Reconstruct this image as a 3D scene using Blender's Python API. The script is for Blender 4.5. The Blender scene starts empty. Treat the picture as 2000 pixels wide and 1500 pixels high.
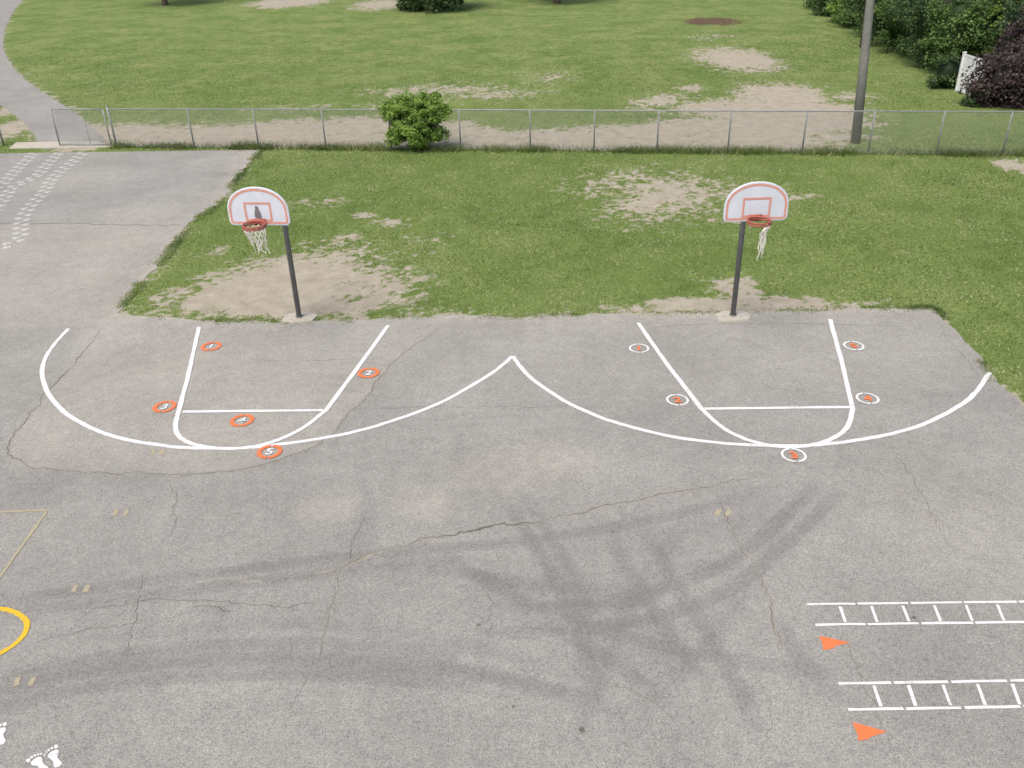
import bpy, math, numpy as np
from mathutils import Matrix, Vector
rng=np.random.default_rng(7)
sc=bpy.context.scene
H=8.8
# ------------------------------------------------------------------ camera (survey of the photo)
F=1700.0; TH=math.radians(29.35); RO=math.radians(1.58)
def ray(x,y):
    u=x-1000.0; v=750.0-y
    cr,sr=math.cos(RO),math.sin(RO)
    u,v=cr*u+sr*v,-sr*u+cr*v
    return np.array([u,F*math.cos(TH)+v*math.sin(TH),-F*math.sin(TH)+v*math.cos(TH)])
def G(x,y,z=0.0):
    d=ray(x,y); k=(z-H)/d[2]; return (d[0]*k,d[1]*k)
def GY(x,y,Y):
    d=ray(x,y); k=Y/d[1]; return np.array([d[0]*k,Y,H+d[2]*k])
cam=bpy.data.cameras.new("camera"); co=bpy.data.objects.new("camera",cam); sc.collection.objects.link(co)
r0=Vector((1,0,0)); f0=Vector((0,math.cos(TH),-math.sin(TH))); u0=Vector((0,math.sin(TH),math.cos(TH)))
rr=r0*math.cos(RO)-u0*math.sin(RO); uu=r0*math.sin(RO)+u0*math.cos(RO)
M=Matrix((rr,uu,-f0)).transposed().to_4x4(); M.translation=Vector((0,0,H)); co.matrix_world=M
cam.sensor_fit='HORIZONTAL'; cam.sensor_width=36; cam.lens=36*F/2000; cam.clip_end=4000; cam.clip_start=.1
sc.camera=co
# ------------------------------------------------------------------ light
SE,SR=math.radians(60),math.radians(215)
w=bpy.data.worlds.new("World"); sc.world=w; w.use_nodes=True
nt=w.node_tree; bg=nt.nodes["Background"]; sky=nt.nodes.new("ShaderNodeTexSky"); sky.sky_type='NISHITA'; sky.sun_disc=False
sky.sun_elevation=SE; sky.sun_rotation=SR; sky.dust_density=5.0; sky.air_density=1.0; sky.ozone_density=0.4
nt.links.new(sky.outputs[0],bg.inputs[0]); bg.inputs[1].default_value=0.15
sl=bpy.data.lights.new("sun",'SUN'); sl.energy=2.3; sl.angle=math.radians(32); sl.color=(1,.955,.85)
so=bpy.data.objects.new("sun",sl); sc.collection.objects.link(so)
sd=Vector((math.sin(SR)*math.cos(SE),math.cos(SR)*math.cos(SE),math.sin(SE)))
so.rotation_euler=sd.to_track_quat('Z','Y').to_euler()
sc.view_settings.view_transform='Standard'; sc.view_settings.look='None'; sc.view_settings.exposure=0
# ------------------------------------------------------------------ noise and geometry helpers
_tabs={}
def vnoise(x,y,s,seed=0):
    if seed not in _tabs: _tabs[seed]=np.random.default_rng(100+seed).random((256,256))
    T=_tabs[seed]; x=np.asarray(x)*s+1000; y=np.asarray(y)*s+1000
    xi=np.floor(x).astype(int); yi=np.floor(y).astype(int); fx=x-xi; fy=y-yi
    fx=fx*fx*(3-2*fx); fy=fy*fy*(3-2*fy)
    a=T[xi%256,yi%256]; b=T[(xi+1)%256,yi%256]; c=T[xi%256,(yi+1)%256]; d=T[(xi+1)%256,(yi+1)%256]
    return (a*(1-fx)+b*fx)*(1-fy)+(c*(1-fx)+d*fx)*fy
def fbm(x,y,s,o=4,seed=0):
    r=0;a=1;t=0
    for i in range(o):
        an=.6*i+.35; c_,s_=math.cos(an),math.sin(an); xx=np.asarray(x)*c_-np.asarray(y)*s_; yy=np.asarray(x)*s_+np.asarray(y)*c_
        r=r+a*vnoise(xx,yy,s*2**i,seed+i); t+=a; a*=.55
    return r/t
def sstep(a,b,x):
    t=np.clip((x-a)/(b-a),0,1); return t*t*(3-2*t)
def inpoly(x,y,P):
    P=np.asarray(P); r=np.zeros(np.shape(x),bool); n=len(P); j=n-1
    for i in range(n):
        xi,yi=P[i]; xj,yj=P[j]
        if yi!=yj:
            c=((yi>y)!=(yj>y))&(x<(xj-xi)*(y-yi)/(yj-yi)+xi); r^=c
        j=i
    return r
def pdist(x,y,P):
    best=np.full(np.shape(x),1e9); bx=np.zeros(np.shape(x)); by=np.zeros(np.shape(x))
    for (ax,ay),(cx,cy) in zip(P[:-1],P[1:]):
        dx,dy=cx-ax,cy-ay; L=dx*dx+dy*dy+1e-12
        t=np.clip(((x-ax)*dx+(y-ay)*dy)/L,0,1); qx=ax+t*dx; qy=ay+t*dy
        d=np.hypot(x-qx,y-qy); m=d<best
        best=np.where(m,d,best); bx=np.where(m,qx,bx); by=np.where(m,qy,by)
    return best,bx,by
def catmull(P,n=8):
    P=[np.array(p,float) for p in P]; Q=[2*P[0]-P[1]]+P+[2*P[-1]-P[-2]]; out=[]
    for i in range(1,len(Q)-2):
        a,b,c,d=Q[i-1:i+3]
        for k in range(n):
            t=k/n; out.append(.5*((2*b)+(c-a)*t+(2*a-5*b+4*c-d)*t*t+(-a+3*b-3*c+d)*t**3))
    out.append(P[-1]); return out
def GP(L): return [G(*p) for p in L]
def np_mesh(name,V,Fc,mats,attrs=None,cols=None,smooth=False):
    me=bpy.data.meshes.new(name); V=np.asarray(V,np.float32); Fc=np.asarray(Fc,np.int32); k=Fc.shape[1]; n=len(Fc)
    me.vertices.add(len(V)); me.vertices.foreach_set("co",V.ravel())
    me.loops.add(n*k); me.loops.foreach_set("vertex_index",Fc.ravel())
    me.polygons.add(n); me.polygons.foreach_set("loop_start",np.arange(0,n*k,k,dtype=np.int32))
    me.update(calc_edges=True)
    if smooth: me.polygons.foreach_set("use_smooth",np.ones(n,bool))
    for nm,a in (attrs or {}).items():
        at=me.attributes.new(nm,'FLOAT','POINT'); at.data.foreach_set("value",np.asarray(a,np.float32).ravel())
    if cols is not None:
        at=me.attributes.new("tint",'FLOAT_COLOR','POINT')
        at.data.foreach_set("color",np.concatenate([cols,np.ones((len(cols),1))],1).astype(np.float32).ravel())
    for m in (mats if isinstance(mats,list) else [mats]): me.materials.append(m)
    return me
def obj(name,me,parent=None,loc=(0,0,0),**kw):
    o=bpy.data.objects.new(name,me); sc.collection.objects.link(o); o.location=loc
    if parent: o.parent=parent
    for k,v in kw.items(): o[k]=v
    return o
class MB:
    def __init__(s): s.v=[];s.f=[]
    def add(s,V,Fc):
        b=len(s.v); s.v+= [tuple(map(float,p)) for p in V]; s.f+=[tuple(b+i for i in q) for q in Fc]
    def tube(s,P,r,n=8,cap=True):
        P=[Vector(p) for p in P]; R=r if isinstance(r,(list,tuple)) else [r]*len(P); V=[];Fc=[]
        N=None
        for i,p in enumerate(P):
            t=(P[min(i+1,len(P)-1)]-P[max(i-1,0)]).normalized()
            if N is None:
                N=t.orthogonal().normalized()
            else:
                N=(N-t*N.dot(t)); N=N.normalized() if N.length>1e-6 else t.orthogonal().normalized()
            B=t.cross(N)
            for k in range(n):
                a=2*math.pi*k/n; V.append(p+(N*math.cos(a)+B*math.sin(a))*R[i])
        for i in range(len(P)-1):
            for k in range(n): Fc.append((i*n+k,i*n+(k+1)%n,(i+1)*n+(k+1)%n,(i+1)*n+k))
        if cap: Fc+= [tuple(range(n))[::-1],tuple((len(P)-1)*n+k for k in range(n))]
        s.add(V,Fc)
    def box(s,c,d,rz=0):
        x,y,z=c;a,b,h=d[0]/2,d[1]/2,d[2]/2; cs,sn=math.cos(rz),math.sin(rz)
        V=[(x+cs*i*a-sn*j*b,y+sn*i*a+cs*j*b,z+k*h) for k in(-1,1) for i,j in((-1,-1),(1,-1),(1,1),(-1,1))]
        s.add(V,[(3,2,1,0),(4,5,6,7),(0,1,5,4),(1,2,6,5),(2,3,7,6),(3,0,4,7)])
    def mesh(s,name,mat,smooth=False,xf=None):
        me=bpy.data.meshes.new(name); V=s.v if xf is None else [tuple(xf@Vector(p)) for p in s.v]
        me.from_pydata(V,[],s.f); me.update(); me.materials.append(mat)
        if smooth: me.polygons.foreach_set("use_smooth",[True]*len(me.polygons))
        return me
def strip_geo(mb,P,wd,z,rag=0.004):
    P=[np.array(p[:2],float) for p in P]; V=[]
    for i,p in enumerate(P):
        t=P[min(i+1,len(P)-1)]-P[max(i-1,0)]; t/=np.hypot(*t)+1e-9; n=np.array([-t[1],t[0]])
        ww=wd[i] if hasattr(wd,'__len__') else wd
        V.append((*(p+n*(ww/2+rng.normal(0,rag))),z)); V.append((*(p-n*(ww/2+rng.normal(0,rag))),z))
    Fc=[(2*i,2*i+1,2*i+3,2*i+2) for i in range(len(P)-1)]
    mb.add(V,Fc)
def densify(P,step=.12):
    out=[]
    for a,b in zip(P[:-1],P[1:]):
        a=np.array(a);b=np.array(b); n=max(1,int(np.hypot(*(b-a))/step))
        out+=[a+(b-a)*k/n for k in range(n)]
    return out+[np.array(P[-1])]
# ------------------------------------------------------------------ materials
class NT:
    def __init__(s,name):
        s.m=bpy.data.materials.new(name); s.m.use_nodes=True; s.t=s.m.node_tree; s.b=s.t.nodes["Principled BSDF"]
        s.b.inputs["Specular IOR Level"].default_value=.25; s.b.inputs["Roughness"].default_value=.85
        s.pos=s.t.nodes.new("ShaderNodeNewGeometry").outputs["Position"]
    def n(s,k): return s.t.nodes.new(k)
    def lk(s,v,i):
        if isinstance(v,(int,float)): i.default_value=v
        elif isinstance(v,tuple): i.default_value=v if len(v)==4 else (*v,1)
        else: s.t.links.new(v,i)
    def noise(s,sc_,det=3,rough=.6,vec=None,dist=0):
        q=s.n("ShaderNodeTexNoise"); q.inputs["Scale"].default_value=sc_; q.inputs["Detail"].default_value=det
        q.inputs["Roughness"].default_value=rough; q.inputs["Distortion"].default_value=dist
        s.t.links.new(vec or s.pos,q.inputs["Vector"]); return q.outputs["Fac"]
    def voro(s,sc_,feat='F1'):
        q=s.n("ShaderNodeTexVoronoi"); q.feature=feat; q.inputs["Scale"].default_value=sc_; s.t.links.new(s.pos,q.inputs["Vector"]); return q
    def math(s,op,a,b=0.0,c=None):
        q=s.n("ShaderNodeMath"); q.operation=op; s.lk(a,q.inputs[0]); s.lk(b,q.inputs[1])
        if c is not None: s.lk(c,q.inputs[2])
        return q.outputs[0]
    def mr(s,v,a,b,c=0.,d=1.):
        q=s.n("ShaderNodeMapRange"); s.lk(v,q.inputs[0])
        for i,x in enumerate((a,b,c,d)): q.inputs[i+1].default_value=x
        return q.outputs[0]
    def mix(s,f,a,b,mode='MIX'):
        q=s.n("ShaderNodeMix"); q.data_type='RGBA'; q.blend_type=mode; s.lk(f,q.inputs[0]); s.lk(a,q.inputs[6]); s.lk(b,q.inputs[7]); return q.outputs[2]
    def scale(s,c,k):
        q=s.n("ShaderNodeVectorMath"); q.operation='SCALE'; s.t.links.new(c,q.inputs[0]); s.lk(k,q.inputs["Scale"]); return q.outputs[0]
    def attr(s,n,col=False):
        q=s.n("ShaderNodeAttribute"); q.attribute_name=n; return q.outputs["Color" if col else "Fac"]
    def col(s,c): s.lk(c,s.b.inputs["Base Color"]); return s
    def bump(s,h,st=.4,d=.02):
        q=s.n("ShaderNodeBump"); q.inputs["Strength"].default_value=st; q.inputs["Distance"].default_value=d
        s.t.links.new(h,q.inputs["Height"]); s.t.links.new(q.outputs[0],s.b.inputs["Normal"]); return s
# ground: grass and bare earth
g=NT("grass_and_earth")
n1=g.noise(.16,4,.6); n2=g.noise(1.3,5,.65); n3=g.noise(9,4,.7); n4=g.noise(42,3,.75)
ga=g.mix(g.mr(n2,.3,.7),(.092,.150,.036),(.165,.235,.062))
gb=g.mix(g.mr(n1,.4,.66,0,.65),ga,g.mix(g.mr(n3,.35,.65),(.16,.23,.064),(.25,.295,.105)))
gc=g.mix(g.mr(n3,.50,.33,0,.55),gb,(.055,.095,.024))
gd=g.mix(g.mr(n4,.5,.7,0,.5),gc,(.33,.35,.19))
gd=g.mix(g.mr(n4,.48,.32,0,.5),gd,(.052,.085,.026))
gd=g.mix(g.mr(g.noise(2.6,6,.8),.60,.72,0,.5),gd,(.36,.33,.22))
far=g.attr("far"); fy=g.mix(g.mr(g.noise(.30,5,.7),.38,.62),(.13,.205,.058),(.27,.31,.125))
fy=g.mix(g.mr(n3,.55,.35,0,.5),fy,(.08,.13,.036)); fy=g.mix(g.mr(n2,.52,.38,0,.5),fy,(.085,.145,.038)); fy=g.mix(g.mr(g.noise(1.1,5,.75),.54,.70,0,.55),fy,(.38,.36,.21)); gd=g.mix(g.math('MULTIPLY',far,.75),gd,fy)
dirt=g.mix(g.mr(g.noise(2.2,5,.7),.3,.7),(.34,.30,.24),(.48,.44,.37))
dirt=g.mix(g.mr(g.noise(26,4,.75),.42,.72,0,.45),dirt,(.22,.19,.145))
dirt=g.mix(g.mr(g.noise(30,3,.75),.59,.67,0,.75),dirt,(.10,.115,.045))
bare=g.attr("bare"); bm=g.math('ADD',bare,g.math('MULTIPLY',g.math('SUBTRACT',g.noise(12,7,1.0),.5),3.2))
bm=g.mr(bm,.36,.60); dark=g.attr("mulch")
cc=g.mix(bm,gd,dirt); cc=g.mix(dark,cc,g.mix(g.mr(n3,.4,.6),(.085,.055,.038),(.17,.12,.085)))
g.col(cc); g.bump(g.math('ADD',n3,g.math('MULTIPLY',n4,.5)),.5,.05); g.b.inputs["Roughness"].default_value=1; g.b.inputs["Specular IOR Level"].default_value=.05
M_ground=g.m
# asphalt
def asphalt(name,attrs=True):
    a=NT(name)
    f1=a.noise(70,3,.8); f2=a.noise(27,4,.75); f3=a.noise(.45,5,.6); f4=a.noise(3.5,5,.65)
    v=a.voro(50)
    base=a.mix(a.mr(f1,.36,.64),(.150,.147,.139),(.42,.41,.388))
    base=a.mix(a.mr(f2,.5,.69,0,.45),base,(.44,.43,.405))
    base=a.mix(a.mr(f2,.47,.33,0,.55),base,(.130,.128,.122))
    sp=a.math('LESS_THAN',v.outputs["Distance"],.25)
    base=a.mix(a.math('MULTIPLY',sp,a.mr(a.noise(9,2),.42,.6,0,.75)),base,(.58,.57,.54))
    k=a.math('MULTIPLY',a.mr(f3,.3,.7,.88,1.13),a.mr(f4,.3,.7,.92,1.07))
    base=a.scale(base,k)
    if attrs:
        tn=a.attr("tan"); base=a.mix(a.math('MULTIPLY',tn,a.mr(f4,.3,.7,.6,1.1)),base,a.mix(a.mr(f2,.3,.7),(.36,.335,.285),(.55,.52,.455)))
        dk=a.attr("dark"); dk=a.math('MULTIPLY',dk,a.mr(a.noise(8,6,.85),.32,.6,.78,1.0)); base=a.mix(dk,base,(.085,.086,.088))
    a.col(base); a.bump(a.math('ADD',f1,f2),.3,.01); a.b.inputs["Specular IOR Level"].default_value=.15
    return a.m
M_asph=asphalt("weathered_asphalt"); M_path=asphalt("path_asphalt",False)
def paint(name,c,wear=.5,under=(.24,.238,.228)):
    a=NT(name); n=a.noise(70,3,.8); m=a.noise(4,4,.7)
    k=a.mr(a.math('ADD',n,a.math('MULTIPLY',m,.6)),1.02-wear*.22,1.10-wear*.22,0,.75)
    c2=a.mix(a.mr(a.noise(20,4,.7),.35,.7,0,.25),c,tuple(x*.72 for x in c))
    a.col(a.mix(k,c2,under)); a.bump(n,.3,.008); a.b.inputs["Roughness"].default_value=.75; return a.m
M_white=paint("white_road_paint",(.76,.77,.79),.6); M_orange=paint("orange_road_paint",(.78,.20,.075),.5)
M_yel=paint("yellow_road_paint",(.72,.47,.04),.3); M_old=paint("faded_yellow_paint",(.50,.43,.25),1.5,(.32,.30,.24))
M_paw=paint("worn_white_paint",(.74,.74,.74),.6)
def simple(name,c,c2=None,sc_=6,rough=.6,metal=0,b=0.,spec=.4):
    a=NT(name); n=a.noise(sc_,5,.7)
    a.col(a.mix(a.mr(n,.3,.7),c,c2 or tuple(x*.75 for x in c))); a.b.inputs["Roughness"].default_value=rough; a.b.inputs["Metallic"].default_value=metal
    a.b.inputs["Specular IOR Level"].default_value=spec
    if b: a.bump(n,b,.01)
    return a.m
M_pole=simple("dark_painted_steel",(.13,.135,.145),(.20,.20,.205),5,.55)
M_board=simple("white_backboard_paint",(.70,.74,.84),(.60,.64,.74),4,.5)
M_bmark=simple("faded_red_paint",(.66,.24,.18),(.70,.38,.30),12,.6)
M_rim=simple("red_rim_paint",(.42,.10,.075),(.34,.11,.09),20,.7)
M_net=simple("net_cord",(.84,.83,.79),(.66,.64,.58),30,.9)
M_smudge=simple("grey_worn_patch",(.13,.12,.12),(.24,.23,.24),40,.9)
M_conc=simple("concrete",(.54,.51,.44),(.40,.37,.32),7,.9,0,.4,.2)
M_galv=simple("galvanised_steel",(.36,.37,.38),(.27,.28,.29),9,.5,.2)
M_wire=simple("galvanised_wire",(.40,.41,.41),(.30,.31,.31),9,.6,.1)
M_lpole=simple("grey_utility_pole",(.25,.255,.24),(.18,.185,.175),3,.85)
M_wood=simple("weathered_wood",(.24,.19,.14),(.15,.115,.08),6,.9)
M_vinyl=simple("white_vinyl",(.80,.82,.84),(.74,.76,.79),2,.5)
M_bark=simple("bark",(.16,.12,.09),(.09,.07,.05),12,.95,0,.8)
M_crack=simple("crack_fill",(.095,.092,.085),(.22,.21,.185),4,1,0,0,.1)
M_sand=simple("crack_sediment",(.38,.36,.31),(.235,.225,.195),6,1,0,0,.1)
M_weed=simple("crack_weeds",(.13,.135,.09),(.12,.115,.095),14,1,0,0,.1)
def foliage(name,tr=.25):
    a=NT(name); c=a.attr("tint",True); a.col(c); a.b.inputs["Roughness"].default_value=.6; a.b.inputs["Specular IOR Level"].default_value=.3
    t=a.n("ShaderNodeBsdfTranslucent"); a.t.links.new(c,t.inputs[0]); m=a.n("ShaderNodeMixShader"); m.inputs[0].default_value=tr
    out=a.t.nodes["Material Output"]; a.t.links.new(a.b.outputs[0],m.inputs[1]); a.t.links.new(t.outputs[0],m.inputs[2]); a.t.links.new(m.outputs[0],out.inputs[0]); return a.m
M_leaf=foliage("leaf",.3); M_blade=foliage("grass_blade",.35)
# ------------------------------------------------------------------ asphalt outline
edge_px=[(508,293),(492,316),(470,343),(440,385),(418,405),(362,440),(338,478),(310,515),(272,560),(232,612),(330,622),(470,628),(560,630),(700,626),(880,617),(1050,620),(1230,614),(1400,612),(1560,606),(1690,604),(1824,603),(1850,632),(1886,674),(1927,720),(1965,764),(2000,800),(2060,872),(2200,1040)]
edge=GP(edge_px)
E=densify(edge,.10); E2=[]
for i,p in enumerate(E):
    n=(vnoise(p[0],p[1],1.1,31)-.5)*.20+(vnoise(p[0],p[1],5,32)-.5)*.12
    n2=(vnoise(p[0],p[1],1.3,33)-.5)*.18+(vnoise(p[0],p[1],6,34)-.5)*.10
    E2.append((p[0]+n,p[1]+n2) if i>2 else (p[0],p[1]))
far_left=(-34,G(0,292)[1])
poly=[far_left]+E2+[(24,2),(24,-10),(-34,-10)]
polyline=poly+[poly[0]]
# ------------------------------------------------------------------ ground sheet
def blob(x,y,cx,cy,rx,ry):
    c=G(cx,cy); X=abs(G(cx+rx,cy)[0]-c[0]); Y=(G(cx,cy-ry)[1]-G(cx,cy+ry)[1])/2; Yc=(G(cx,cy-ry)[1]+G(cx,cy+ry)[1])/2
    return 1-np.hypot((x-c[0])/X,(y-Yc)/Y)
blobs=[ # cx,cy,rx,ry,strength
 (565,565,220,80,1.7),(735,565,120,84,.66),(430,588,130,44,1.2),(640,505,130,44,.66),(340,585,100,32,.65),(560,602,240,24,1.4),
 (1300,388,200,66,.82),(1265,400,130,48,.85),(1200,362,120,36,.5),(1400,372,150,34,.5),(1560,385,80,14,.55),
 (1420,600,280,28,1.6),(1310,605,160,20,1.0),(1440,572,75,36,.95),(1640,600,110,12,.7),
 (765,435,45,14,.8),(715,422,34,9,.75),(680,465,50,12,.7),(430,490,55,13,.7),(640,395,70,11,.4),(820,470,60,14,.35),
 (1445,118,108,32,1.4),(1540,195,125,44,1.4),(1560,228,180,50,1.9),(1420,215,150,30,1.2),(1300,200,110,18,.85),(1660,190,80,16,.6),(1500,250,200,30,1.6),
 (870,178,180,18,.6),(960,185,140,14,.6),(560,6,95,12,1.5),(740,10,70,14,1.2),(1080,150,80,12,.35),(790,205,140,10,.5),(600,210,120,8,.3),
 (1985,325,50,20,1.5),(1350,172,40,10,.8),(30,250,60,30,1.4),(20,215,40,25,1.0),(1640,268,100,12,1.0),(1390,70,60,10,.5)]
fA=np.array(G(228,287)); fB=np.array(G(1990,303)); fd=(fB-fA)/np.hypot(*(fB-fA)); fn=np.array([-fd[1],fd[0]])
if fn[1]<0: fn=-fn
strip_px=[(190,238),(300,236),(400,240),(480,236),(560,232),(640,226),(700,224),(760,222),(840,228),(900,232),(1000,250),(1050,244),(1100,246),(1200,238),(1300,228),(1400,222),(1640,225)]
strip_top=np.array(GP(strip_px))
path_c=catmull(GP([(150,284),(128,262),(95,228),(40,190),(0,155),(-28,112),(-26,70),(-8,35),(14,8),(40,-14),(60,-30)]),8)
path_c=[tuple(p) for p in path_c]
def bare_fn(x,y):
    b=np.full(np.shape(x),-.62)
    for cx,cy,rx,ry,s in blobs: b=np.maximum(b,np.clip(blob(x,y,cx,cy,rx,ry)*s*1.25,-1,1.25))
    yt=np.interp(x,strip_top[:,0],strip_top[:,1]); s0=(x-fA[0])*fn[0]+(y-fA[1])*fn[1]
    st=np.minimum((yt-y)*.55+.15,(s0+.05)*2.2); st=np.minimum(st,(strip_top[-1][0]-x)*.3); st=np.minimum(st,(x-strip_top[0][0]+1)*.5)
    b=np.maximum(b,np.clip(st,-1,1.05))
    d,_,_=pdist(x,y,edge[9:]) ; b=np.maximum(b,.50-d*1.3*(1+.8*(x>9)))
    d,_,_=pdist(x,y,edge[:10]); b=np.maximum(b,.42-d*1.6)
    d,_,_=pdist(x,y,path_c); b=np.maximum(b,.4-(d-1.2)*.9)
    n=fbm(x,y,.6,4,1)-.5; n2=fbm(x,y,3.1,3,11)-.5; n3=fbm(x,y,8,2,15)-.5
    return b+n*.60+n2*1.0+n3*1.5
def axis(*segs):
    o=[]
    for a,b,s in segs: o+=list(np.arange(a,b-1e-6,s))
    return np.array(o+[segs[-1][1]])
gx=axis((-1500,-100,100),(-100,-60,4),(-60,-22,.6),(-22,26,.08),(26,62,.5),(62,102,4),(102,1502,100))
gy=axis((-300,-20,40),(-20,14,2),(14,36,.075),(36,60,.2),(60,100,.4),(100,140,5),(140,2000,120))
X,Y=np.meshgrid(gx,gy,indexing='ij')
b=bare_fn(X,Y); b=np.where((Y>100)|(Y<12)|(np.abs(X)>62),-.5,b)
mul=sstep(-.05,.35,blob(X,Y,1392,42,66,9)+(fbm(X,Y,1.2,3,5)-.5)*.7)
Zg=(fbm(X,Y,.3,3,21)-.5)*.05; Zg=np.where((Y>34.6)&(Y<120),Zg,0)*sstep(34.6,37,Y)
dP,_,_=pdist(X,Y,path_c); Zg=Zg*sstep(1.0,3,dP)
V=np.stack([X,Y,Zg],-1).reshape(-1,3); nx,ny=len(gx),len(gy)
I=(np.arange(nx-1)[:,None]*ny+np.arange(ny-1)[None]).ravel()
Fc=np.stack([I,I+ny,I+ny+1,I+1],-1)
obj("ground",np_mesh("ground",V,Fc,M_ground,{"bare":b,"far":sstep(28,60,Y),"mulch":mul}),kind="structure")
# ------------------------------------------------------------------ asphalt sheet
ax_=axis((-34,-24,.5),(-24,-12.5,.16),(-12.5,13,.05),(13,24,.4)); ay_=axis((-10,5.5,.6),(5.5,19.6,.05),(19.6,far_left[1]+.4,.12))
X,Y=np.meshgrid(ax_,ay_,indexing='ij'); nx,ny=X.shape
cx=(X[:-1,:-1]+X[1:,1:])/2; cy=(Y[:-1,:-1]+Y[1:,1:])/2; ins=inpoly(cx,cy,poly)
used=np.zeros(X.shape,int)
for a in(0,1):
    for c in(0,1): used[a:nx-1+a,c:ny-1+c]+=ins
bd=(used>0)&(used<4); bd[0,:]=bd[-1,:]=False; bd[:,0]=False
bi=np.where(bd); dd,qx,qy=pdist(X[bi],Y[bi],polyline[:-1])
ok=dd<.5; X=X.copy();Y=Y.copy(); X[bi]=np.where(ok,qx,X[bi]); Y[bi]=np.where(ok,qy,Y[bi])
tan=np.zeros(X.shape); dark=np.zeros(X.shape)
nz=fbm(X,Y,.8,4,41); nzf=fbm(X,Y,3.2,3,45)
for cxp,cyp,rx,ry,s in [(1075,905,120,55,.38),(825,985,95,46,.42),(645,995,80,38,.36),(100,870,90,60,.42),(990,930,190,66,.30),(560,690,320,80,.26),(300,740,190,110,.38),(140,560,160,70,.40),(200,480,220,50,.42),(1350,760,220,90,.14),(120,360,130,50,.22),(290,420,160,25,.4),(60,520,120,60,.35),(200,650,120,40,.34),(1850,1020,220,200,.12),(1650,720,200,100,.14),(340,470,60,25,.45)]:
    tan=np.maximum(tan,s*sstep(-.1,.95,blob(X,Y,cxp,cyp,rx,ry)+(nz-.5)*1.1))
ys=G(100,438)[1]; tan=np.maximum(tan,np.where((Y>19)&(Y<ys),.34,0)*sstep(-6,-9,X)*.9); tan=np.maximum(tan,.12*sstep(14.5,16.5,Y)*(Y<ys))
dE,_,_=pdist(X,Y,edge[9:21]); tan=np.maximum(tan,.75*np.exp(-dE*2.4)*sstep(.35,.6,nz+.1)); tan=np.maximum(tan,.32*np.exp(-dE*.8))
dE,_,_=pdist(X,Y,edge[:10]); tan=np.maximum(tan,.6*np.exp(-dE*1.3)*sstep(.3,.6,nz+.05))
patch=[(215,628),(150,705),(95,765),(40,835),(18,872),(30,900),(70,914),(160,922),(300,926),(420,922),(500,912),(560,893),(620,870),(665,830),(700,790),(735,750),(765,712),(800,680),(850,648),(885,628)]
pin=inpoly(X,Y,[tuple(p) for p in GP(patch)]); tan=np.maximum(tan,np.where(pin,.22+.3*(nz-.4),0))
tracks=[([(-100,1375),(0,1350),(200,1310),(400,1292),(600,1288),(800,1300),(1000,1330),(1250,1400)],.50),([(-100,1400),(0,1378),(200,1340),(420,1320),(640,1317),(830,1330),(1000,1355)],.38),([(-100,1350),(0,1326),(200,1285),(400,1264),(600,1258),(800,1269),(950,1296)],.30),
([(100,1262),(300,1236),(500,1220),(700,1226),(950,1270),(1150,1330)],.16),([(-50,1185),(0,1175),(250,1142),(500,1110),(760,1080),(1000,1060),(1300,1010),(1550,940)],.32),([(-50,1215),(0,1202),(250,1168),(500,1138),(760,1106),(1000,1088)],.24),
([(980,960),(1040,1060),(1100,1160),(1140,1260),(1160,1400)],.50),([(1015,950),(1080,1060),(1135,1160),(1180,1300)],.34),([(1250,1020),(1300,1110),(1370,1220),(1440,1340),(1500,1480)],.46),([(1180,1020),(1230,1120),(1300,1230),(1400,1380)],.36),
([(1620,930),(1540,1000),(1450,1080),(1330,1140),(1150,1180),(950,1190)],.46),([(1655,945),(1575,1025),(1485,1108),(1385,1172),(1200,1222),(900,1240)],.40),([(760,1110),(900,1120),(1100,1150),(1300,1150)],.30),
([(1250,1040),(1300,1090),(1280,1160),(1180,1190),(1090,1160)],.32),([(1480,1150),(1540,1250),(1600,1330),(1680,1400)],.34),([(1290,1140),(1400,1100),(1500,1120)],.26),([(700,900),(720,1000),(690,1100)],.12),([(930,900),(980,980),(1000,1040)],.14),
([(1000,1180),(1120,1250),(1250,1330),(1380,1450)],.28),([(820,1060),(1000,1160),(1200,1240),(1500,1300),(1700,1310)],.24),([(1350,1000),(1250,1150),(1180,1300),(1130,1480)],.24),([(1560,960),(1440,1180),(1250,1400)],.16)]
def hit(P,wd):
    A_=np.array(P); x0,y0=A_.min(0)-wd*1.5; x1,y1=A_.max(0)+wd*1.5
    return slice(max(0,np.searchsorted(ax_,x0)-2),np.searchsorted(ax_,x1)+2),slice(max(0,np.searchsorted(ay_,y0)-2),np.searchsorted(ay_,y1)+2)
for p,s in tracks:
    P=catmull(GP(p),6); ix,iy=hit(P,.3); d,_,_=pdist(X[ix,iy],Y[ix,iy],P)
    wdt=.125+.03*(nzf[ix,iy]-.5); prof=(1-sstep(wdt*.6,wdt*1.2,d))*(.78+.22*np.cos(d*6.283/.12))
    A0=np.array(P[0]);A1=np.array(P[-1]); Ls=np.hypot(X[ix,iy]-A0[0],Y[ix,iy]-A0[1]); Le=np.hypot(X[ix,iy]-A1[0],Y[ix,iy]-A1[1])
    dark[ix,iy]+= s*1.75*prof*np.clip(.70+1.1*(nz[ix,iy]-.45),.4,1.1)*sstep(0,1.2,Ls)*sstep(0,1.2,Le)
for cxp,cyp,rx,ry,s in [(1250,1110,320,130,.06),(600,1200,460,150,.03),(1150,1260,320,180,.04),(760,960,280,100,.05),(200,950,280,70,.08),(1500,960,240,80,.05),(420,1195,60,18,.25),(1380,1010,260,60,.06),(150,1120,200,70,.06),(520,900,150,20,.15),(700,1060,60,50,.15)]:
    dark=dark+s*sstep(-.1,.9,blob(X,Y,cxp,cyp,rx,ry)+(nz-.5)*1.0)
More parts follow.
